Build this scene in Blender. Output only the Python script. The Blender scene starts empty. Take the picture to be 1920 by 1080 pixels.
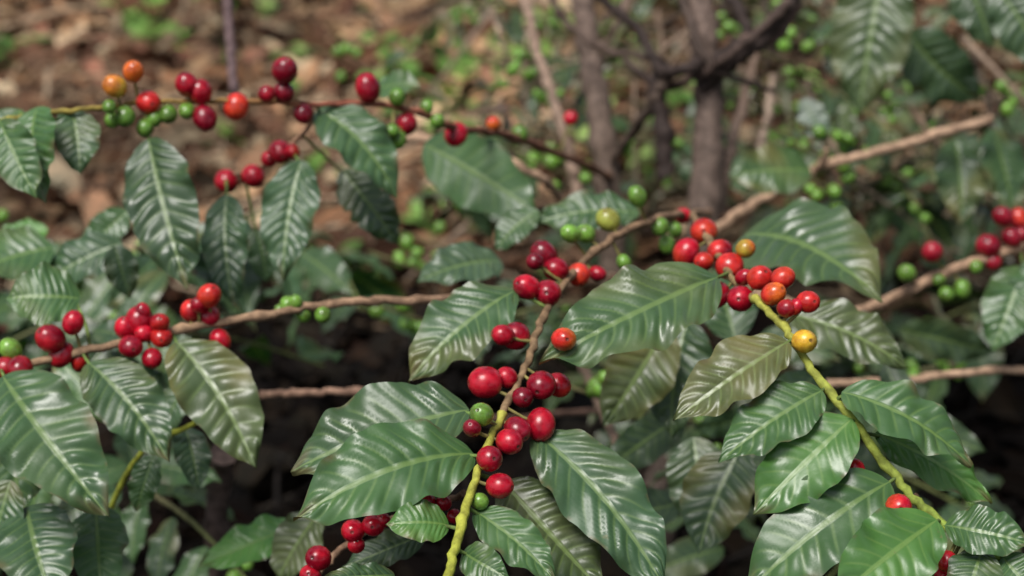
import bpy, math, random
import numpy as np
random.seed(7); rng=np.random.default_rng(7)
scene=bpy.context.scene
H=1.3; PITCH=math.radians(25); K=0.6
C=np.array([0,0,H]); F=np.array([0,math.cos(PITCH),-math.sin(PITCH)])
U=np.array([0,math.sin(PITCH),math.cos(PITCH)]); R=np.array([1.,0,0])
def P(x,y,d): return C+d*(F+(x-960)/1920*K*R+(540-y)/1920*K*U)
def nrm(v): v=np.asarray(v,float); return v/(np.linalg.norm(v)+1e-12)
def ss(a,b,x): t=np.clip((x-a)/(b-a),0,1); return t*t*(3-2*t)

class MB:
    def __init__(s): s.v=[];s.f=[];s.c=[];s.l=[];s.n=0
    def add(s,v,f,c,l=None):
        v=np.asarray(v,float); n=len(v); c=np.asarray(c,float)
        if c.ndim==1: c=np.tile(c,(n,1))
        if l is None: l=np.zeros((n,3))
        s.v.append(v); s.f.append(np.asarray(f,int)+s.n); s.c.append(c); s.l.append(l); s.n+=n
    def obj(s,name,mat,parent=None):
        v=np.concatenate(s.v); f=np.concatenate(s.f); c=np.concatenate(s.c); l=np.concatenate(s.l)
        me=bpy.data.meshes.new(name); me.vertices.add(len(v)); me.vertices.foreach_set('co',v.ravel())
        me.loops.add(f.size); me.loops.foreach_set('vertex_index',f.ravel().astype(np.int32))
        me.polygons.add(len(f)); me.polygons.foreach_set('loop_start',np.arange(0,f.size,4,dtype=np.int32))
        me.polygons.foreach_set('use_smooth',np.ones(len(f),bool))
        me.update(calc_edges=True)
        a=me.attributes.new('col','FLOAT_COLOR','POINT'); a.data.foreach_set('color',np.c_[c,np.ones(len(c))].ravel())
        a=me.attributes.new('luv','FLOAT_VECTOR','POINT'); a.data.foreach_set('vector',l.ravel())
        me.materials.append(mat); o=bpy.data.objects.new(name,me); scene.collection.objects.link(o)
        if parent: o.parent=parent
        return o
_gc={}
def gridf(nu,nv,wrap=False):
    k=(nu,nv,wrap)
    if k in _gc: return _gc[k]
    q=[]
    for i in range(nu-1):
        for j in range(nv if wrap else nv-1):
            j2=(j+1)%nv
            q.append((i*nv+j,i*nv+j2,(i+1)*nv+j2,(i+1)*nv+j))
    _gc[k]=np.array(q); return _gc[k]

# ---------------- leaf ----------------
def leaf(mb,base,tip,wid,nh,col,arch=.1,fold=0.1,res=2,NV=10,amp=1.0,curl=0.,bulge=1.,shape=0,rag=0.,age=None):
    base=np.asarray(base,float);tip=np.asarray(tip,float)
    X=tip-base; L=np.linalg.norm(X); X=X/L
    N=np.asarray(nh,float); N=nrm(N-X*np.dot(N,X)); Y=np.cross(N,X)
    nt,nv={2:(76,23),1:(28,9),0:(7,5)}[res]
    t=np.linspace(0,1,nt)[:,None]; v=np.linspace(-1,1,nv)[None,:]
    side=random.uniform(-.04,.04)
    if shape==0: w=t**.62*(1-t)**.85; w=w/(0.41**.62*.59**.85)*(1-.45*ss(.84,1,t))
    else: w=np.sqrt(np.clip(t*(1-t),0,1))*2
    w=w*(1+.035*np.sin(t*17+random.uniform(0,6))+.015*np.sin(t*41+random.uniform(0,6)))
    hw=wid/2*w
    if rag>0: hw=hw*(1-rag*np.clip(np.sin(t*29+random.random()*6)*np.sin(t*13+random.random()*6),0,1))
    ph=random.random(); kk=random.uniform(.13,.2)
    s=(t-kk*np.abs(v)**1.15)*NV+ph+.12*np.sin(v*3+ph*6)+.15*np.sin(t*9+ph*20)
    h=arch*L*4*t*(1-t)-curl*L*t**3
    z=fold*np.abs(v)*hw
    b=np.abs(np.sin(np.pi*s))**.9*(1-.6*np.abs(v)**4)*ss(0,.22,np.abs(v))
    if res==0: b=b*0
    b=b*(.8+.4*np.sin(t*11+v*4+ph*9))
    z=z+b*.0028*(L/.12)*bulge*ss(0,.12,t)*ss(0,.12,1-t)
    p1,p2=random.uniform(0,6),random.uniform(0,6)
    z=z+amp*.0036*(L/.12)*np.abs(v)**2*(np.sin(t*2*np.pi*3.2+p1+(v>0)*p2)+.5*np.sin(t*2*np.pi*NV*.5+p2))*ss(0,.2,t)
    tw=random.uniform(-.45,.45)*(t-.3)
    bend=side*L*4*t*(1-t)
    y=v*hw*np.cos(tw)*(1-.15*abs(fold))+bend; z2=z+v*hw*np.sin(tw)
    pts=base+X*(L*(t+0*v))[...,None]+Y*(y+0*t)[...,None]+N*((h+0*v)+z2)[...,None]
    luv=np.stack([t+0*v,v+0*t,s],-1).reshape(-1,3)
    col=np.asarray(col,float)
    c=np.tile(col,(nt*nv,1)).reshape(nt,nv,3)
    if res>0:
        if age is None: age=random.choice([0,.1,.2,.3,.8]) 
        f=np.clip(.5*np.sin(t*5+p1)+.5*np.sin(v*2.5+t*7+p2)+.9*(np.abs(v)-.45),0,1)*age
        f=f[...,None]; c=c*(1-f)+f*np.array([.15,.11,.022])
        if random.random()<.5:
            f=(ss(.86,.98,t+.05*np.sin(v*5+p2))+0*v)[...,None]*.8; c=c*(1-f)+f*np.array([.12,.06,.03])
        if random.random()<.45:
            t0=random.uniform(.3,.8); sg=random.choice([-1,1])
            f=(np.exp(-((t-t0)/.05)**2)*ss(.7,.95,v*sg))[...,None]*.9; c=c*(1-f)+f*np.array([.13,.075,.035])
    mb.add(pts.reshape(-1,3),gridf(nt,nv),c.reshape(-1,3),luv)
    return base,X

def catmull(pts,sub=8):
    pts=np.asarray(pts,float); q=np.vstack([2*pts[0]-pts[1],pts,2*pts[-1]-pts[-2]]); out=[]
    for i in range(1,len(q)-2):
        for k in range(sub):
            t=k/sub; a,b,c,d=q[i-1],q[i],q[i+1],q[i+2]
            out.append(.5*((2*b)+(-a+c)*t+(2*a-5*b+4*c-d)*t*t+(-a+3*b-3*c+d)*t**3))
    out.append(q[-2]); return np.array(out)
def tube(mb,pts,r0,r1,c0,c1,sides=8,knots=0.,node=0.048,sub=8,wob=0.):
    p=catmull(pts,sub) if len(pts)>2 or sub>1 else np.asarray(pts,float)
    if wob>0: p[1:-1]+=rng.normal(0,wob,(len(p)-2,3))
    n=len(p); T=np.gradient(p,axis=0); T/=np.linalg.norm(T,axis=1)[:,None]+1e-9
    ref=np.array([.31,.2,.93]); 
    if abs(np.dot(T[0],ref))>.9: ref=np.array([1.,0,.1])
    A=np.cross(T,ref); A/=np.linalg.norm(A,axis=1)[:,None]+1e-9; B=np.cross(T,A)
    u=np.linspace(0,1,n); r=r0+(r1-r0)*u
    al=np.r_[0,np.cumsum(np.linalg.norm(np.diff(p,axis=0),axis=1))]
    if knots>0: r=r*(1+knots*np.clip(np.cos((al+.012*np.sin(al*31))/node*2*np.pi),0,1)**8)
    r=r*(1+rng.normal(0,.03,n))
    th=np.arange(sides)/sides*2*np.pi
    ring=A[:,None,:]*np.cos(th)[None,:,None]+B[:,None,:]*np.sin(th)[None,:,None]
    v=p[:,None,:]+ring*r[:,None,None]
    c=np.asarray(c0)[None]*(1-u[:,None])+np.asarray(c1)[None]*u[:,None]
    mb.add(v.reshape(-1,3),gridf(n,sides,True),np.repeat(c,sides,axis=0))
    for e,k in ((0,0),(n-1,-1)):
        cap=np.vstack([v[e],np.tile(p[e],(sides,1))]); mb.add(cap,gridf(2,sides,True),c[e])
    return p

def berry(mb,pos,r,axis,c1,c2,lo=False):
    na,nb=(11,14) if not lo else (6,8)
    th=np.linspace(0.0,np.pi,na if lo else na+3)
    if not lo: th=np.r_[0,.07,.13,.19,np.linspace(.4,np.pi,na-1)]
    n=len(th); ph=np.arange(nb)/nb*2*np.pi
    ax=nrm(axis); ref=np.array([0.2,.1,1.]) if abs(ax[2])<.85 else np.array([1.,0,0.])
    A=nrm(np.cross(ax,ref)); B=np.cross(ax,A)
    e=random.uniform(1.0,1.18); fl=random.uniform(.92,1.0)
    rr=np.ones(n); 
    if not lo: rr[:3]=[.93,.94,.985]
    z=(rr*np.cos(th)*e)[:,None]; x=(rr*np.sin(th))[:,None]*np.cos(ph)[None]; y=(rr*np.sin(th))[:,None]*np.sin(ph)[None]*fl
    v=pos+r*(x[...,None]*A+y[...,None]*B+(z+0*x)[...,None]*ax)
    g=nrm(rng.normal(size=3)); k=ss(-.2,1.,(x*g[0]+y*g[1]+z*g[2])+random.uniform(-.4,.2))
    c=np.asarray(c1)[None,None]*(1-k[...,None])+np.asarray(c2)[None,None]*k[...,None]
    if not lo:
        c[:3]=c[:3]*.3+np.array([.04,.02,.012])
        c[-1]=c[-1]*.5
    mb.add(v.reshape(-1,3),gridf(n,nb,True),c.reshape(-1,3))

# ---------------- materials ----------------
def newmat(n):
    m=bpy.data.materials.new(n); m.use_nodes=True; nt=m.node_tree; b=nt.nodes['Principled BSDF']; return m,nt,b
def nd(nt,t,**k):
    n=nt.nodes.new(t)
    for a,b in k.items(): setattr(n,a,b)
    return n
def math_(nt,op,a,b=None,c=None,clamp=False):
    n=nd(nt,'ShaderNodeMath',operation=op,use_clamp=clamp)
    for i,x in enumerate((a,b,c)):
        if x is None: continue
        if isinstance(x,(int,float)): n.inputs[i].default_value=x
        else: nt.links.new(x,n.inputs[i])
    return n.outputs[0]
def mix(nt,f,a,b,mode='MIX'):
    n=nd(nt,'ShaderNodeMix',data_type='RGBA',blend_type=mode)
    for i,x in ((0,f),(6,a),(7,b)):
        if isinstance(x,(int,float)): n.inputs[i].default_value=x
        elif isinstance(x,tuple): n.inputs[i].default_value=(*x,1)
        else: nt.links.new(x,n.inputs[i])
    return n.outputs[2]
def noise(nt,scale,detail=3,rough=.5):
    g=nd(nt,'ShaderNodeNewGeometry'); n=nd(nt,'ShaderNodeTexNoise'); n.inputs['Scale'].default_value=scale
    n.inputs['Detail'].default_value=detail; n.inputs['Roughness'].default_value=rough
    nt.links.new(g.outputs['Position'],n.inputs['Vector']); return n.outputs['Fac']
def mr(nt,x,a,b,c=0,d=1):
    n=nd(nt,'ShaderNodeMapRange',interpolation_type='SMOOTHSTEP'); nt.links.new(x,n.inputs[0])
    for i,q in enumerate((a,b,c,d)): n.inputs[i+1].default_value=q
    return n.outputs[0]

def leaf_mat(name,rough=.35,veinmix=.6,trans=.10,spec=.6,spots=True):
    m,nt,b=newmat(name); L=nt.links
    col=nd(nt,'ShaderNodeAttribute',attribute_name='col').outputs['Color']
    at=nd(nt,'ShaderNodeAttribute',attribute_name='luv').outputs['Vector']
    sp=nd(nt,'ShaderNodeSeparateXYZ'); L.new(at,sp.inputs[0])
    t,v,s=sp.outputs
    av=math_(nt,'ABSOLUTE',v)
    fr=math_(nt,'ABSOLUTE',math_(nt,'SUBTRACT',math_(nt,'FRACT',s),.5))
    vein=mr(nt,fr,.34,.49)
    vein=math_(nt,'MULTIPLY',vein,mr(nt,av,.98,.5,0,1))
    mid=mr(nt,av,.09,.03)
    vm=math_(nt,'MAXIMUM',math_(nt,'MULTIPLY',vein,.5),mid)
    n1=noise(nt,28,4); n2=noise(nt,240,3); n3=noise(nt,75,4,.6)
    c=mix(nt,mr(nt,n1,.3,.7),mix(nt,.7,col,(.5,.6,.5),'MULTIPLY'),mix(nt,.5,col,(1.6,1.35,1.),'MULTIPLY'))
    light=mix(nt,.65,col,(.30,.42,.09))
    c=mix(nt,math_(nt,'MULTIPLY',vm,veinmix),c,light)
    if spots:
        e=math_(nt,'MULTIPLY',mr(nt,av,.86,1.0),mr(nt,n3,.50,.66))
        c=mix(nt,e,c,(.11,.065,.03))
        c=mix(nt,math_(nt,'MULTIPLY',mr(nt,n3,.71,.77),.7),c,(.18,.13,.05))
    g=nd(nt,'ShaderNodeNewGeometry')
    if spots:
        c2=mix(nt,.4,c,(.08,.14,.06)); c=mix(nt,g.outputs['Backfacing'],c,c2)
    L.new(c,b.inputs['Base Color'])
    L.new(mr(nt,n1,.25,.75,rough-.05,rough+.14),b.inputs['Roughness'])
    b.inputs['Specular IOR Level'].default_value=spec
    bp=nd(nt,'ShaderNodeBump'); bp.inputs['Strength'].default_value=.22; bp.inputs['Distance'].default_value=.0015
    hh=math_(nt,'ADD',math_(nt,'MULTIPLY',mid,-.8),math_(nt,'MULTIPLY',n2,.5))
    hh=math_(nt,'ADD',hh,n3)
    L.new(hh,bp.inputs['Height']); L.new(bp.outputs[0],b.inputs['Normal'])
    tr=nd(nt,'ShaderNodeBsdfTranslucent'); L.new(mix(nt,1.,c,(1.6,2.0,.6) if spots else (1.2,1.1,.7),'MULTIPLY'),tr.inputs[0])
    ms=nd(nt,'ShaderNodeMixShader'); ms.inputs[0].default_value=trans
    L.new(b.outputs[0],ms.inputs[1]); L.new(tr.outputs[0],ms.inputs[2])
    L.new(ms.outputs[0],nt.nodes['Material Output'].inputs['Surface']); return m
M_leaf=leaf_mat('coffee_leaf')
M_weed=leaf_mat('weed_leaf',rough=.55,spec=.3,trans=.25,spots=False)
M_dry=leaf_mat('dry_leaf',rough=.8,veinmix=.0,trans=.05,spec=.12,spots=False)
def bark_mat():
    m,nt,b=newmat('bark'); L=nt.links
    col=nd(nt,'ShaderNodeAttribute',attribute_name='col').outputs['Color']
    n1=noise(nt,90,5,.65); n2=noise(nt,35,3)
    c=mix(nt,mr(nt,n1,.3,.7),mix(nt,1.,col,(.5,.47,.45),'MULTIPLY'),mix(nt,1.,col,(1.35,1.32,1.3),'MULTIPLY'))
    c=mix(nt,mr(nt,n2,.6,.7,0,.45),c,mix(nt,1.,col,(.4,.4,.4),'MULTIPLY'))
    L.new(c,b.inputs['Base Color']); b.inputs['Roughness'].default_value=.75; b.inputs['Specular IOR Level'].default_value=.25
    bp=nd(nt,'ShaderNodeBump'); bp.inputs['Strength'].default_value=.6; bp.inputs['Distance'].default_value=.002
    L.new(n1,bp.inputs['Height']); L.new(bp.outputs[0],b.inputs['Normal']); return m
M_bark=bark_mat()
def berry_mat():
    m,nt,b=newmat('coffee_cherry'); L=nt.links
    col=nd(nt,'ShaderNodeAttribute',attribute_name='col').outputs['Color']
    n1=noise(nt,130,4,.6)
    c=mix(nt,mr(nt,n1,.3,.75),mix(nt,1.,col,(.6,.5,.6),'MULTIPLY'),mix(nt,1.,col,(1.2,1.3,1.2),'MULTIPLY'))
    L.new(c,b.inputs['Base Color']); L.new(mr(nt,n1,.3,.7,.17,.34),b.inputs['Roughness'])
    b.inputs['Subsurface Weight'].default_value=.1; b.inputs['Subsurface Scale'].default_value=.004
    b.inputs['Subsurface Radius'].default_value=(1,.25,.15)
    bp=nd(nt,'ShaderNodeBump'); bp.inputs['Strength'].default_value=.16; bp.inputs['Distance'].default_value=.001
    L.new(n1,bp.inputs['Height']); L.new(bp.outputs[0],b.inputs['Normal']); return m
M_berry=berry_mat()

# ---------------- palette ----------------
DK=(.011,.034,.014); MD=(.020,.066,.020); GR=(.032,.108,.022); BR=(.09,.30,.03); OL=(.06,.060,.018); TE=(.018,.060,.028)
YGR=(.06,.20,.02); DD=(.006,.018,.008); DRY=(.17,.10,.06); DRP=(.12,.07,.06)
RED=(.47,.006,.022); DRD=(.22,.004,.016); ORG=(.68,.14,.02); GRN=(.16,.32,.045); YEL=(.62,.42,.05); SCA=(.58,.022,.018)
TWIG=(.26,.16,.10); YG=(.36,.40,.05); DEAD=(.40,.27,.18); BDK=(.04,.028,.024)

class Plant:
    def __init__(s,name):
        s.e=bpy.data.objects.new(name,None); scene.collection.objects.link(s.e)
        s.lv=MB(); s.br=MB(); s.be=MB(); s.pp=[]; s.p3=[]
    def branch(s,pts,r0,r1,c0=TWIG,c1=TWIG,knots=.35,reg=True,wob=.0006,sides=8):
        q=tube(s.br,[P(*p) for p in pts],r0,r1,c0,c1,sides=sides,knots=knots,wob=wob)
        if reg:
            s.pp.append(catmull(np.array(pts,float),8)); s.p3.append(q)
    def near(s,x,y):
        a=np.concatenate(s.pp); b=np.concatenate(s.p3); i=np.argmin((a[:,0]-x)**2+(a[:,1]-y)**2); return a[i,2],b[i]
    def berry(s,x,y,r,c1=RED,c2=None,d=None):
        dd,q=s.near(x,y)
        D=(d if d is not None else dd+random.uniform(-.014,.006))
        c1=np.array(c1)*random.uniform(.72,1.1)
        if c2 is None:
            c2=np.array(random.choice([DRD,DRD,(.3,.005,.02),(.6,.05,.02)])) if c1[0]>.3 and c1[1]<.05 else c1*1.15
        p=P(x,y,D); rr=r*1.05/1920*K*D
        ax=nrm(p-q)+np.array([0,-.35,.0])+rng.normal(0,.3,3)
        berry(s.be,p,rr,ax,c1,c2)
        if np.linalg.norm(p-q)<.05: tube(s.br,[q,(p+q)/2+np.array([0,0,-.001]),p],.0013,.0011,(.2,.17,.06),(.2,.2,.06),sides=5,sub=3)
    def leaf(s,bx,by,tx,ty,w,col,db=None,dt=None,arch=.07,fold=.12,up=.85,jx=None,curl=0.,res=2,bulge=1.,amp=1.,rag=0.,pet=True,age=None):
        d0,q=s.near(bx,by)
        if db is None: db=d0-.004
        if dt is None: dt=db-.02
        a=P(bx,by,db); b=P(tx,ty,dt); D=(db+dt)/2
        if jx is None: jx=random.uniform(-.35,.35)
        n=nrm([jx,-.62,up+random.uniform(-.15,.35)])
        X=nrm(b-a); n2=nrm(n-X*np.dot(n,X)); f=max(.55,abs(np.dot(n2,-F)))
        c=np.array(col)*random.uniform(.8,1.15)
        leaf(s.lv,a,b,w/1920*K*D/f,n,c,arch=arch,fold=fold,res=res,curl=curl,bulge=bulge,amp=amp,rag=rag,NV=random.choice([9,10,11]),age=age)
        if pet and np.linalg.norm(a-q)<.07:
            tube(s.br,[q,(a+q)/2,a+X*.004],.0016,.0011,(.12,.16,.04),(.12,.2,.05),sides=5,sub=3)
    def fin(s):
        s.lv.obj('leaves',M_leaf,s.e); s.br.obj('branches',M_bark,s.e)
        if s.be.n: s.be.obj('cherries',M_berry,s.e)

def sprig(pl,start,dr,length,n,size,cols,berries=0.,res=1):
    dr=nrm(dr); end=start+dr*length+np.array([0,0,-.25*length]); m=(start+end)/2+np.array([0,0,.08*length])
    q=tube(pl.br,[start,m,end],.0032,.0016,(.10,.08,.05),(.13,.17,.05),sides=5,sub=n*2,knots=.3)
    for i in range(n):
        p=q[min(len(q)-1,int((i+.7)/n*(len(q)-1)))]
        for sgn in (-1,1):
            if random.random()<.12: continue
            sd=nrm(np.cross(dr,[0,0,1]))*sgn
            L=size*random.uniform(.65,1.15)
            dd=nrm(sd*random.uniform(.6,1)+dr*random.uniform(.2,.7)+np.array([0,0,random.uniform(-1.1,-.05)]))
            nh=nrm(np.array([0,0,1.])+rng.normal(0,.45,3))
            cc=np.array(random.choice(cols)); dryl=cc[0]>cc[1]*1.3
            leaf(pl.lv,p+dd*.008,p+dd*L,L*random.uniform(.36,.46)*(.6 if dryl else 1),nh,cc*random.uniform(.7,1.25),arch=random.uniform(.02,.16)*(2.5 if dryl else 1),fold=random.uniform(-.1,.35)+(.8 if dryl else 0),res=res,bulge=1.2,age=0 if dryl else None)
        if random.random()<berries:
            for k in range(random.randint(2,5)):
                o=rng.normal(0,.009,3); berry(pl.be,p+o,random.uniform(.0055,.008),o,np.array(GRN)*random.uniform(.6,1.1),np.array(GRN),lo=True)

# ================= central coffee plant =================
A=Plant('coffee_plant')
TC=(.165,.12,.098)
A.branch([(1085,-60,2.15),(1105,90,2.14),(1128,230,2.12),(1142,390,2.12),(1160,620,2.12),(1190,930,2.0)],.0135,.02,TC,(.10,.075,.055),knots=.15,sides=14,reg=False,wob=.0015)
A.branch([(1310,-60,2.02),(1318,60,2.0),(1330,200,2.0),(1322,390,1.98),(1290,620,1.96),(1235,880,1.95),(1230,1120,1.9)],.015,.022,TC,(.05,.038,.03),knots=.15,sides=14,reg=False,wob=.0015)
for pts,r0,r1,c in [
 ([(1320,150,1.99),(1385,100,1.95),(1440,60,1.94),(1500,-20,1.93)],.014,.008,BDK),
 ([(1325,120,1.99),(1290,125,1.95),(1240,130,1.98),(1200,60,2.0),(1120,-10,2.0)],.008,.005,BDK),
 ([(1250,140,1.98),(1225,190,2.0),(1190,240,2.05),(1150,300,2.1)],.008,.005,(.09,.065,.05)),
 ([(1240,120,2.0),(1232,170,2.0),(1245,260,2.0),(1250,330,2.0)],.009,.011,BDK),
 ([(1400,80,1.95),(1450,70,1.95),(1500,10,1.96)],.009,.005,(.15,.10,.08)),
 ([(980,-20,2.2),(1010,100,2.15),(1045,210,2.1),(1070,300,2.1),(1085,380,2.1)],.006,.007,(.28,.2,.15)),
 ([(1420,90,2.1),(1395,190,2.1),(1365,300,2.05),(1350,400,2.05)],.006,.007,(.24,.17,.13)),
 ([(1450,140,2.2),(1440,220,2.2),(1425,290,2.2)],.005,.005,(.42,.32,.25)),
 ([(1500,-20,1.93),(1420,60,1.93),(1330,130,1.96),(1240,160,2.02),(1170,110,2.1)],.006,.004,(.08,.055,.045)),
 ([(1280,0,2.0),(1330,120,1.96),(1450,170,1.98)],.005,.003,(.07,.05,.04)),
 ([(1360,-20,1.97),(1400,60,1.95),(1340,110,1.95)],.007,.006,BDK),
 ([(1030,-20,2.1),(1060,40,2.1),(1130,90,2.05),(1240,110,2.0)],.005,.004,(.10,.07,.055)),
 ([(1180,-20,2.1),(1150,60,2.1),(1080,150,2.2)],.004,.003,(.18,.13,.1)),
 ]: A.branch(pts,r0,r1,c,c,reg=False,wob=.0012)
for i in range(40):
    x=random.uniform(850,1900); y=random.uniform(-60,300); d=random.uniform(2.2,3.0); an=random.gauss(1.45,.6); L_=random.uniform(150,420)
    c_=random.choice([(.2,.14,.1),(.36,.27,.2),(.06,.045,.035),(.10,.07,.055)])
    A.branch([(x,y,d),(x+L_*.5*math.cos(an)+random.gauss(0,25),y+L_*.5*math.sin(an),d),(x+L_*math.cos(an),y+L_*math.sin(an),d+.05)],random.uniform(.002,.006),.002,c_,c_,reg=False,wob=.001,sides=6)
A.branch([(1330,400,1.95),(1300,402,1.6),(1255,405,1.45),(1180,430,1.38),(1095,490,1.3),(1040,560,1.22),(1010,615,1.17),(985,690,1.13),(942,775,1.09)],.0036,.0024,TWIG,(.22,.15,.08),knots=.4)
A.branch([(942,775,1.09),(905,860,1.06),(878,940,1.04),(852,1030,1.01),(832,1110,1.0)],.0025,.0030,(.34,.34,.06),YG,knots=.35)
A.branch([(1330,400,1.95),(1300,402,1.5),(1330,450,1.3),(1370,520,1.2),(1415,560,1.14)],.0032,.0026,TWIG,(.22,.17,.07),knots=.3)
A.branch([(1415,560,1.14),(1475,620,1.11),(1520,690,1.1),(1600,790,1.08),(1680,895,1.07),(1760,978,1.06),(1840,1030,1.05),(1940,1075,1.04)],.0026,.0033,(.34,.34,.06),(.18,.30,.05),knots=.3)
B_=[
(1020,478,26,DRD),(1043,505,23,RED),(988,538,24,RED),(1027,550,25,RED),(1085,515,21,SCA),(1120,513,15,RED),(1003,490,16,DRD),
(943,628,20,RED),(967,630,26,RED),(910,717,31,RED),(950,708,20,RED),(1015,722,27,RED),(1047,722,22,RED),(980,745,20,DRD),
(1014,796,27,RED),(970,806,25,DRD),(955,828,24,RED),(918,860,24,RED),(937,911,25,RED),(885,803,17,DRD)]
for x,y,r,c in B_: A.berry(x,y,r,c)
A.berry(1057,636,23,ORG,SCA,d=1.10); A.berry(903,777,22,GRN,(.3,.42,.06),d=1.07); A.berry(900,940,16,GRN)
for x,y,r in [(1320,434,25),(1287,473,24),(1350,470,21),(1368,499,26),(1343,553,24),(1388,560,25),(1425,521,24),(1468,521,21),(1475,578,18),(1515,566,22),(1320,490,18),(1280,405,16),(1492,575,14),(1395,520,16)]:
    A.berry(x,y,r,random.choice([RED,RED,SCA]))
A.berry(1450,551,22,ORG,SCA); A.berry(1398,466,18,YEL,ORG)
A.berry(1508,640,23,YEL,(.7,.4,.03)); 
for x,y,r,c in [(1070,438,18,GRN),(1098,438,18,GRN),(1140,412,22,(.32,.34,.06)),(1195,368,18,GRN),(1238,425,16,GRN),(1250,458,15,GRN),(1170,492,14,GRN),(1265,430,13,GRN)]: A.berry(x,y,r,c)
A.branch([(870,925,1.12),(832,942,1.14),(780,955,1.15),(700,990,1.16),(640,1030,1.17),(585,1085,1.17)],.002,.0025,TWIG,TWIG)
for x,y,r in [(795,941,22),(832,943,15),(700,985,21),(662,995,22),(668,1022,16),(597,1046,24),(582,1078,20),(718,975,14),(852,968,14)]: A.berry(x,y,r,RED,d=1.10)
A.branch([(1720,930,1.09),(1670,940,1.10),(1600,885,1.11)],.0018,.0018,TWIG,TWIG)
A.berry(1600,880,21,RED,d=1.075); A.berry(1685,950,24,RED,d=1.05); A.berry(1672,970,16,DRD); A.berry(1775,1052,20,ORG,RED,d=1.05); A.berry(1768,1078,16,RED)
A.leaf(1345,520,1010,685,140,(.035,.085,.026),1.16,1.10,arch=.06,fold=.05,jx=-.1,up=1.0,age=.4)
A.leaf(965,545,765,715,118,MD,1.2,1.17,arch=.1,jx=-.2)
A.leaf(880,768,545,885,155,MD,1.10,1.09,arch=.09,jx=-.1,age=.1)
A.leaf(888,850,550,978,150,GR,1.07,1.03,arch=.11,jx=-.05,up=.9,age=0)
A.leaf(1005,812,1250,1110,140,TE,1.1,1.05,arch=.08,jx=.15,age=.2)
A.leaf(945,905,1130,1110,140,OL,1.09,1.06,arch=.06,jx=.1)
A.leaf(890,958,1045,1095,75,GR,1.05,1.02,jx=.1)
A.leaf(842,985,722,985,70,YGR,1.03,1.02,arch=.15)
A.leaf(868,1035,955,1085,60,GR,1.02,1.0,arch=.1)
A.leaf(800,1000,640,1065,60,DK,1.16,1.15); A.leaf(740,1078,600,1085,40,MD,1.05,1.03)
A.leaf(1478,640,1262,790,108,(.095,.080,.022),arch=.05,fold=.2,jx=-.15,age=.8)
A.leaf(1542,732,1347,868,104,GR,arch=.08,jx=-.2,age=.1)
A.leaf(1597,785,1412,965,124,YGR,arch=.05,jx=-.2,bulge=.5,age=0)
A.leaf(1578,735,1822,875,105,GR,arch=.12,jx=.2,up=.95,age=.1)
A.leaf(1640,812,1858,945,90,YGR,1.1,1.1,arch=.06,jx=.1,bulge=.7,age=.1)
A.leaf(1668,903,1392,1120,150,GR,arch=.1,jx=-.05,bulge=.6,age=0)
A.leaf(1757,975,1560,1130,130,YGR,1.04,1.0,arch=.06,bulge=.5,age=0)
A.leaf(1772,985,1935,1020,80,GR,arch=.1); A.leaf(1840,1030,1800,1150,80,MD,arch=.1)
A.leaf(1880,1045,1960,1130,80,GR,arch=.05)
A.leaf(1395,440,1655,565,145,(.028,.065,.022),1.4,1.3,arch=.12,jx=.1,bulge=1.2,age=.6)
A.leaf(1480,590,1700,690,100,OL,1.3,1.28,arch=.08)
A.leaf(1010,395,930,470,60,MD,1.5,1.5); A.leaf(1200,400,1000,420,70,MD,1.5,1.5)
A.leaf(795,270,1010,400,130,(.032,.11,.018),1.62,1.58,arch=.03,jx=.3,bulge=.15,fold=.05,up=.1,age=0,amp=.5)
A.leaf(700,170,790,160,50,GR,1.62,1.6,bulge=.3)
A.leaf(1250,610,1130,800,130,OL,1.35,1.33,arch=.05); A.leaf(1290,600,1260,820,130,DK,1.38,1.36,arch=.05)
A.leaf(1520,320,1365,330,95,(.035,.09,.015),1.8,1.78,bulge=.4,up=.3); A.leaf(940,490,780,530,70,(.05,.09,.06),1.5,1.45)
A.leaf(1300,820,1330,1010,120,DK,1.35,1.33); A.leaf(1390,840,1310,1040,120,DK,1.3,1.28)
A.leaf(1560,880,1480,840,60,MD,1.25,1.25); A.leaf(1380,640,1330,500,90,MD,1.45,1.5)
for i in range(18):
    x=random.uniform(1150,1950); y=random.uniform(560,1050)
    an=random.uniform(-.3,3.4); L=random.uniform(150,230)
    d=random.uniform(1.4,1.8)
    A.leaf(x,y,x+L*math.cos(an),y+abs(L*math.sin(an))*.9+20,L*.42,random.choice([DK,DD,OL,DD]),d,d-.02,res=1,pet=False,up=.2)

# ================= left branches =================
Bp=Plant('coffee_plant')
Bp.branch([(1140,330,2.1),(1090,305,1.9),(960,256,1.65),(850,238,1.52),(790,212,1.48),(700,195,1.45),(560,195,1.42)],.0045,.0022,(.2,.1,.06),(.24,.08,.05),knots=.4)
Bp.branch([(560,195,1.42),(450,190,1.4),(300,190,1.38),(200,200,1.36),(90,212,1.35),(-30,232,1.34)],.0022,.002,(.24,.10,.05),(.35,.32,.06),knots=.4)
Bp.branch([(1150,520,2.1),(1000,545,1.7),(850,560,1.4),(720,563,1.34),(600,572,1.31),(480,594,1.29),(340,617,1.27),(170,655,1.25),(20,690,1.23),(-60,710,1.22)],.0038,.003,(.32,.2,.13),(.28,.19,.11),knots=.4)
Bp.branch([(720,255,1.75),(800,262,1.74),(900,280,1.72),(1010,330,1.7),(1050,370,1.75)],.005,.004,DEAD,DEAD,reg=False)
Bp.branch([(490,740,1.5),(560,737,1.48),(640,733,1.48),(695,740,1.5),(800,790,1.6),(1160,770,2.0)],.0032,.0034,(.42,.26,.18),(.2,.12,.09),reg=False)
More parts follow.
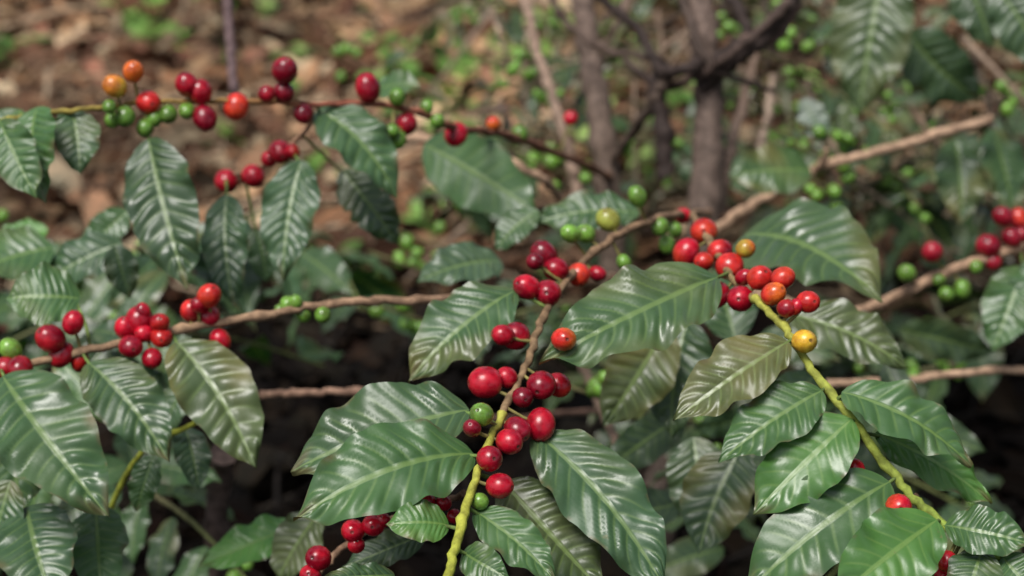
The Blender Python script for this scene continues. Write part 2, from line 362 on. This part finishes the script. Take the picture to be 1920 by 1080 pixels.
Bp.branch([(425,-20,2.0),(432,90,1.9),(440,170,1.8)],.006,.005,(.12,.08,.08),(.12,.08,.08),reg=False)
Bp.branch([(1095,690,1.9),(1130,770,1.7),(1165,850,1.6)],.005,.004,(.2,.14,.1),(.16,.11,.08),reg=False)
Bp.branch([(415,330,1.5),(470,320,1.48),(530,285,1.46),(600,215,1.44)],.0022,.002,TWIG,TWIG)
for x,y,r,c in [(350,158,21,RED),(376,172,23,RED),(384,221,22,DRD),(443,200,23,SCA),(534,132,24,DRD),(532,173,20,DRD),(500,176,16,RED),(569,213,19,DRD),(690,165,24,RED),(762,232,20,RED),(855,252,21,RED),(278,192,23,SCA),(1070,222,13,RED),
 (425,340,22,RED),(475,330,21,RED),(525,285,22,RED),(548,283,14,RED),(505,298,16,RED)]: Bp.berry(x,y,r,c)
Bp.berry(215,162,21,(.68,.22,.03),YEL); Bp.berry(250,134,19,ORG,SCA); Bp.berry(925,232,13,ORG,SCA)
for x,y,r in [(235,218,18),(210,225,14),(272,240,16),(315,214,17),(350,208,15),(745,182,17),(745,262,17),(820,227,14),(975,250,15),(205,200,13),(290,222,14),(800,200,12),(735,245,14)]: Bp.berry(x,y,r,np.array(GRN)*.8)
for x,y,r in [(95,635,26),(137,605,20),(115,665,22),(150,677,18),(38,690,23),(10,690,22),(0,742,20),(262,600,26),(235,615,20),(300,605,18),(245,650,22),(285,672,19),(303,632,21),(270,625,18),(358,583,20),(392,555,22),(392,592,20),(372,572,15),(413,638,20),(268,583,14)]:
    Bp.berry(x,y,r,random.choice([RED,RED,SCA,(.42,.01,.02)]))
for x,y,r in [(540,570,15),(570,590,14),(605,590,15),(555,567,13),(525,580,11),(20,655,20)]: Bp.berry(x,y,r,GRN)
Bp.leaf(278,258,352,545,132,DK,1.37,1.33,arch=.05,jx=-.05,up=.3,age=0)
Bp.leaf(70,200,85,382,105,GR,1.33,1.30,arch=.1,jx=-.3,up=.7); Bp.leaf(0,225,70,372,90,GR,1.30,1.28,jx=-.3)
Bp.leaf(135,205,150,328,80,MD,1.36,1.34,jx=.2); Bp.leaf(40,205,-20,270,60,MD,1.36,1.34)
Bp.leaf(595,205,745,372,105,MD,1.44,1.42,arch=.12,jx=.1); Bp.leaf(640,320,748,460,95,DK,1.5,1.5,arch=.12,rag=.3)
Bp.leaf(565,300,530,528,105,TE,1.43,1.4,arch=.06,jx=.05,up=.9); Bp.leaf(425,365,440,578,84,TE,1.45,1.42,jx=-.1,up=.7)
Bp.leaf(480,430,500,530,60,MD,1.5,1.5)
Bp.leaf(150,560,10,560,110,GR,1.28,1.27,arch=.12); Bp.leaf(5,705,205,970,155,MD,1.2,1.14,arch=.09,jx=.1,age=.1)
Bp.leaf(165,680,318,868,112,MD,1.24,1.21,arch=.08,jx=.1,age=.3); Bp.leaf(330,640,480,880,128,(.055,.065,.02),1.26,1.22,arch=.06,jx=.1,age=.8)
Bp.leaf(290,850,255,960,60,GR,1.3,1.3); Bp.leaf(345,800,372,920,60,TE,1.32,1.3)
Bp.leaf(50,950,100,1130,120,TE,1.2,1.15,jx=.1); Bp.leaf(180,950,190,1120,95,GR,1.24,1.2)
Bp.leaf(10,800,40,960,120,MD,1.26,1.24); Bp.leaf(20,900,-20,1060,100,MD,1.2,1.2)
Bp.leaf(100,465,-60,520,110,GR,1.5,1.48); Bp.leaf(230,455,60,545,90,TE,1.5,1.5,arch=.1); Bp.leaf(90,430,-30,480,60,BR,1.6,1.6)
Bp.leaf(215,460,245,560,60,TE,1.45,1.45); Bp.leaf(560,985,370,1065,70,BR,1.35,1.33,bulge=.5,age=0); Bp.leaf(600,960,520,1090,90,OL,1.3,1.3)
Bp.leaf(350,720,300,820,60,MD,1.4,1.4); Bp.leaf(240,395,150,480,70,GR,1.55,1.55)
Bp.branch([(150,1100,1.4),(250,870,1.32),(370,790,1.3)],.0025,.002,YG,YG,reg=False)
Bp.branch([(400,1150,1.6),(408,950,1.55),(420,850,1.5)],.01,.01,(.1,.07,.06),(.1,.07,.06),reg=False)
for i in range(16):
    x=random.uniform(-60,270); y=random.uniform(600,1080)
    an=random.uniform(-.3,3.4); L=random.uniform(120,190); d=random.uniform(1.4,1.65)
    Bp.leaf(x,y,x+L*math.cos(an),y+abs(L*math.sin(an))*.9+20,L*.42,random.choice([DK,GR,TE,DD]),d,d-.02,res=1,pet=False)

# ================= right plant =================
Cp=Plant('coffee_plant')
Cp.branch([(2050,420,1.75),(1960,440,1.65),(1890,470,1.6),(1800,500,1.6),(1690,550,1.62),(1560,590,1.7),(1380,540,1.95)],.004,.006,TWIG,DEAD,knots=.3)
for x,y,r in [(1853,462,23),(1880,406,19),(1910,410,19),(1897,446,18),(1862,490,16),(1748,473,19),(1915,440,14)]: Cp.berry(x,y,r,(.34,.01,.025))
for x,y,r in [(1700,512,17),(1775,552,15),(1805,542,16),(1760,525,12),(1830,500,12)]: Cp.berry(x,y,r,np.array(GRN)*.8)
Cp.branch([(1550,720,1.6),(1700,712,1.6),(1800,700,1.6),(1960,690,1.62)],.0035,.004,DEAD,DEAD,reg=False)
Cp.leaf(1920,500,1860,660,100,GR,1.6,1.58); Cp.leaf(1960,480,1930,640,90,MD,1.6,1.58)
Cp.leaf(1655,-60,1610,215,150,(.035,.05,.015),1.95,1.95,arch=.05,up=.0); Cp.leaf(1700,60,1840,190,110,DK,2.0,2.0,up=.2)
Cp.leaf(1790,260,1800,420,100,DK,1.9,1.88); Cp.leaf(1860,240,1900,400,90,MD,1.9,1.88); Cp.leaf(1870,-20,1960,130,110,DK,1.8,1.8,up=.2)
Cp.leaf(1800,-60,1860,90,100,DK,1.9,1.9,up=.2); Cp.leaf(1505,185,1550,270,55,(.25,.30,.33),2.0,2.0)
# ================= dead stick =================
ds=MB(); tube(ds,[P(1340,430,1.9),P(1430,372,1.88),P(1530,318,1.87),P(1660,280,1.86),P(1860,222,1.85)],.006,.005,DEAD,DEAD,sides=10,knots=.2,wob=.001)
tube(ds,[P(1530,318,1.87),P(1545,300,1.85),P(1550,280,1.84)],.006,.003,DEAD,DEAD,sides=6)

def clump(pl,box,dr,n,cols,size=(.09,.13),b=.3):
    for i in range(n):
        x=random.uniform(box[0],box[2]); y=random.uniform(box[1],box[3]); d=random.uniform(*dr)
        s=P(x,y,d); an=random.uniform(0,2*math.pi)
        sprig(pl,s,[math.cos(an),math.sin(an)*.6-.3,random.uniform(-.1,.4)],random.uniform(.12,.25),random.randint(3,5),random.uniform(*size),cols,b)
clump(Cp,(1480,-80,2000,300),(2.3,3.0),17,[DK,DD,OL,DD,DRY],size=(.08,.12))
clump(Cp,(1380,-60,1950,330),(2.5,3.2),16,[DRY,DRP,DRY,DD,OL],size=(.06,.10),b=0)
clump(Cp,(1500,300,2000,720),(2.0,2.6),12,[DK,MD,DD,DD,DRP])
clump(A,(800,260,1300,440),(2.3,2.9),10,[MD,TE,DD,DRP,DRY],size=(.07,.11))
clump(A,(820,-60,1400,220),(2.4,3.2),14,[DD,DK,DRY,DRP,DRY],size=(.06,.1),b=.1)
clump(A,(900,560,1300,760),(1.85,2.2),3,[DD])
clump(A,(1250,740,1900,1050),(1.7,2.0),8,[DK,DD,DD])
clump(Bp,(-80,430,260,640),(1.7,2.0),7,[GR,TE,MD])
clump(Bp,(-80,750,260,1100),(1.5,1.8),6,[MD,DK,GR])
clump(Bp,(420,380,800,470),(2.1,2.5),3,[MD,DK,TE])
for (x,y,d) in [(990,90,2.3),(1020,40,2.3),(970,140,2.2),(1030,180,2.3),(1000,295,2.2),(1045,320,2.1),(1560,300,2.0),(1550,350,2.0),(1490,260,2.1),(1480,20,2.3),(640,110,2.6),(770,500,2.0),(760,590,1.9),(1330,30,2.3),(1110,740,1.6),(1890,180,2.1),(1480,120,2.2),(1570,260,2.0),(820,460,2.2)]:
    s=P(x,y,d); tube(A.br,[s+np.array([-.05,0,.02]),s,s+np.array([.05,.02,-.03])],.002,.002,(.12,.12,.05),(.12,.1,.05),sides=5,sub=4)
    for k in range(5): o=rng.normal(0,.014,3); berry(A.be,s+o,random.uniform(.007,.0095),o,np.array(GRN)*random.uniform(.7,1.2),GRN,lo=True)
A.fin(); Bp.fin(); Cp.fin(); ds.obj('dead_stick',M_bark)

# ================= ground =================
def gh(x,y): return .03*np.sin(x*2.1+1)*np.cos(y*1.7)+.018*np.sin(x*6+y*4)+.012*np.sin(y*11-x*5)
n=260; uu=np.linspace(-1,1,n); ax=np.sinh(uu*5)/np.sinh(5)*70
gx,gy=np.meshgrid(ax,ax+2.5,indexing='ij'); gz=gh(gx,gy)+rng.normal(0,.004,gx.shape)
gb=MB(); gb.add(np.stack([gx,gy,gz],-1).reshape(-1,3),gridf(n,n)[:,::-1],(.1,.07,.05))
m,nt,b=newmat('soil'); L=nt.links
ge=nd(nt,'ShaderNodeNewGeometry'); sp=nd(nt,'ShaderNodeSeparateXYZ'); L.new(ge.outputs['Position'],sp.inputs[0])
n1=noise(nt,9,6,.7); n2=noise(nt,60,5,.7); n3=noise(nt,1.8,3)
c=mix(nt,mr(nt,n1,.35,.65),(.06,.032,.022),(.36,.21,.13)); c=mix(nt,mr(nt,n2,.5,.7,0,.7),c,(.45,.30,.19))
c=mix(nt,mr(nt,sp.outputs[0],-.1,.5),c,mix(nt,1.,c,(.42,.38,.38),'MULTIPLY'))  # right-hand shade painted into the soil colour
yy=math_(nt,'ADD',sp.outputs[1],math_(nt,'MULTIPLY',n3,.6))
c=mix(nt,mr(nt,yy,2.8,3.3),(.010,.007,.006),c)  # near-black towards the camera: shade under the plants, painted into the soil
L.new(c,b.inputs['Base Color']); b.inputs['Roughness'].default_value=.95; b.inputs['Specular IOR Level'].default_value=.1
bp=nd(nt,'ShaderNodeBump'); bp.inputs['Distance'].default_value=.02; L.new(n2,bp.inputs['Height']); L.new(bp.outputs[0],b.inputs['Normal'])
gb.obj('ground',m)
lt=MB()
tan=[(.44,.26,.16),(.58,.39,.25),(.20,.095,.06),(.48,.28,.185),(.28,.15,.09),(.70,.55,.40),(.08,.045,.03),(.36,.17,.125),(.12,.065,.045)]
def shade(y,x=0): return (.035+.965*float(ss(2.5,3.05,y+.12*math.sin(x*5))))*(1-.45*float(ss(-.1,.5,x)))*(.78+.4*math.sin(x*3.1+y*2.3)*math.sin(y*3.7-x*1.9))  # tints litter and straw: painted shade near plants and on right, plus mottling
def gpos():
    y=1.6+random.random()**.8*5.0; x=random.uniform(-1,1)*(y*.33+.45); return x,y
for i in range(8500):
    x,y=gpos(); an=random.uniform(0,6.28); L_=random.choice([random.uniform(.03,.10),random.uniform(.08,.17)]); el=random.uniform(-.2,.5)
    s=np.array([x,y,float(gh(x,y))+random.uniform(.004,.03)]); dv=np.array([math.cos(an),math.sin(an),el])
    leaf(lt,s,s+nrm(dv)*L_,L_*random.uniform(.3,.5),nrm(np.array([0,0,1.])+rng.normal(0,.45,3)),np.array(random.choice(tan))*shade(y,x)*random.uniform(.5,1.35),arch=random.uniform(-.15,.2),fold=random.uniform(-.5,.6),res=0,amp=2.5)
lt.obj('leaf_litter',M_dry)
st=MB()
for i in range(3600):
    x,y=gpos(); an=random.gauss(.3,.9); L_=random.uniform(.06,.3)
    z=float(gh(x,y))+.02; s=np.array([x,y,z]); e=s+np.array([math.cos(an)*L_,math.sin(an)*L_,random.uniform(-.01,.07)]); mm=(s+e)/2+np.array([0,0,.01])+rng.normal(0,.01,3)
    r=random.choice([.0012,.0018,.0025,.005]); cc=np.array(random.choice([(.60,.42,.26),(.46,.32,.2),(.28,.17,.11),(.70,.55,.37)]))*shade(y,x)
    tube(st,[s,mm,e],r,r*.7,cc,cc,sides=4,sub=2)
st.obj('straw_and_twigs',M_bark)
wd=MB()
for i in range(800):
    x,y=gpos()
    if math.sin(x*2.3+1.5)+math.sin(y*2.1+x*1.3)+random.gauss(0,.6)<.55+(.5 if x>.1 else 0): continue
    if y<2.7 and random.random()<.88: continue
    z=float(gh(x,y)); hgt=random.uniform(.03,.14); top=np.array([x+random.gauss(0,.02),y+random.gauss(0,.02),z+hgt])
    tube(wd,[np.array([x,y,z]),(top+[x,y,z])/2,top],.0012,.001,(.12,.2,.05),(.14,.26,.06),sides=4,sub=2)
    col=np.array(random.choice([(.12,.26,.05),(.20,.38,.09),(.09,.20,.04),(.32,.46,.16)]))*(.35+.65*float(ss(2.45,3.05,y)))  # nearer weeds darkened: plant shade painted into their colour
    for k in range(random.randint(4,9)):
        an=random.uniform(0,6.28); L_=random.uniform(.02,.065)
        p=np.array([x,y,z])*(1-(k+2)/10)+top*((k+2)/10)
        dv=nrm([math.cos(an),math.sin(an),random.uniform(-.1,.6)])
        leaf(wd,p,p+dv*L_,L_*random.uniform(.55,.8),nrm(np.array([0,-.2,1.])+rng.normal(0,.25,3)),col*random.uniform(.8,1.2),arch=.08,res=0,shape=1,amp=.5)
wd.obj('weeds',M_weed)

# ================= unseen trees, added to darken sky reflections and deepen shadows =================
def added_blocker_tree(x,y,h,rad):
    e=bpy.data.objects.new('added_blocker_tree',None); scene.collection.objects.link(e); e.location=(0,0,0)
    br=MB(); lv=MB(); base=np.array([x,y,float(gh(x,y))-.05]); top=base+np.array([random.uniform(-.3,.3),random.uniform(-.3,.3),h*.8])
    q=tube(br,[base,base*.5+top*.5+rng.normal(0,.08,3),top],.11,.04,(.12,.09,.07),(.12,.09,.07),sides=10,sub=8,wob=.01)
    tips=[]
    for k in range(16):
        s=q[random.randint(5,len(q)-1)]; an=random.uniform(0,6.28); Lb=rad*random.uniform(.5,1.0)
        t_=s+np.array([math.cos(an)*Lb,math.sin(an)*Lb,random.uniform(.0,.9)]); m_=(s+t_)/2+np.array([0,0,.12])
        qq=tube(br,[s,m_,t_],.03,.008,(.12,.09,.07),(.12,.1,.06),sides=6,sub=5); tips+= [qq[5],qq[-1],qq[-1],qq[7]]
    for k in range(2600):
        c_=random.choice(tips)+rng.normal(0,.26,3); an=random.uniform(0,6.28); L_=random.uniform(.12,.24)
        dv=nrm([math.cos(an),math.sin(an),random.uniform(-.8,.2)])
        leaf(lv,c_,c_+dv*L_,L_*.45,nrm(np.array([0,0,1.])+rng.normal(0,.5,3)),np.array(random.choice([MD,DK,GR]))*random.uniform(.7,1.2),arch=.1,res=0)
    lv.obj('crown',M_leaf,e); br.obj('trunk',M_bark,e)
for a in [(-3.1,1.6,4.4,1.3),(2.6,1.8,4.6,1.3),(-2.2,7.4,5.5,1.6),(1.4,7.4,5.8,1.7),(.9,-2.6,4.7,1.3)]: added_blocker_tree(*a)

# ================= light, camera =================
w=bpy.data.worlds.new('World'); scene.world=w; w.use_nodes=True; nt=w.node_tree
sk=nt.nodes.new('ShaderNodeTexSky'); sk.sky_type='NISHITA'; sk.sun_disc=False
EL=math.radians(66); AZ=math.radians(-140)
sk.sun_elevation=EL; sk.sun_rotation=AZ; sk.air_density=1.0; sk.dust_density=3.0
hs=nt.nodes.new('ShaderNodeHueSaturation'); hs.inputs['Saturation'].default_value=.6
nt.links.new(sk.outputs[0],hs.inputs['Color']); bg=nt.nodes['Background']; nt.links.new(hs.outputs[0],bg.inputs[0]); bg.inputs[1].default_value=.15
sl=bpy.data.lights.new('sun','SUN'); sl.energy=3.6; sl.angle=math.radians(26); sl.color=(1,.97,.93)
so=bpy.data.objects.new('sun',sl); scene.collection.objects.link(so)
from mathutils import Vector
dv=Vector((math.sin(AZ)*math.cos(EL),math.cos(AZ)*math.cos(EL),math.sin(EL)))
so.rotation_euler=dv.to_track_quat('Z','Y').to_euler(); so.location=(-2,-2,6)
cam=bpy.data.cameras.new('camera'); co=bpy.data.objects.new('camera',cam); scene.collection.objects.link(co)
co.location=C; co.rotation_euler=(math.radians(90)-PITCH,0,0); cam.lens=60; cam.sensor_width=36; cam.clip_end=300; cam.clip_start=.05
cam.dof.use_dof=True; cam.dof.focus_distance=1.03; cam.dof.aperture_fstop=5.6
scene.camera=co
scene.view_settings.view_transform='Standard'; scene.view_settings.look='None'; scene.view_settings.exposure=0
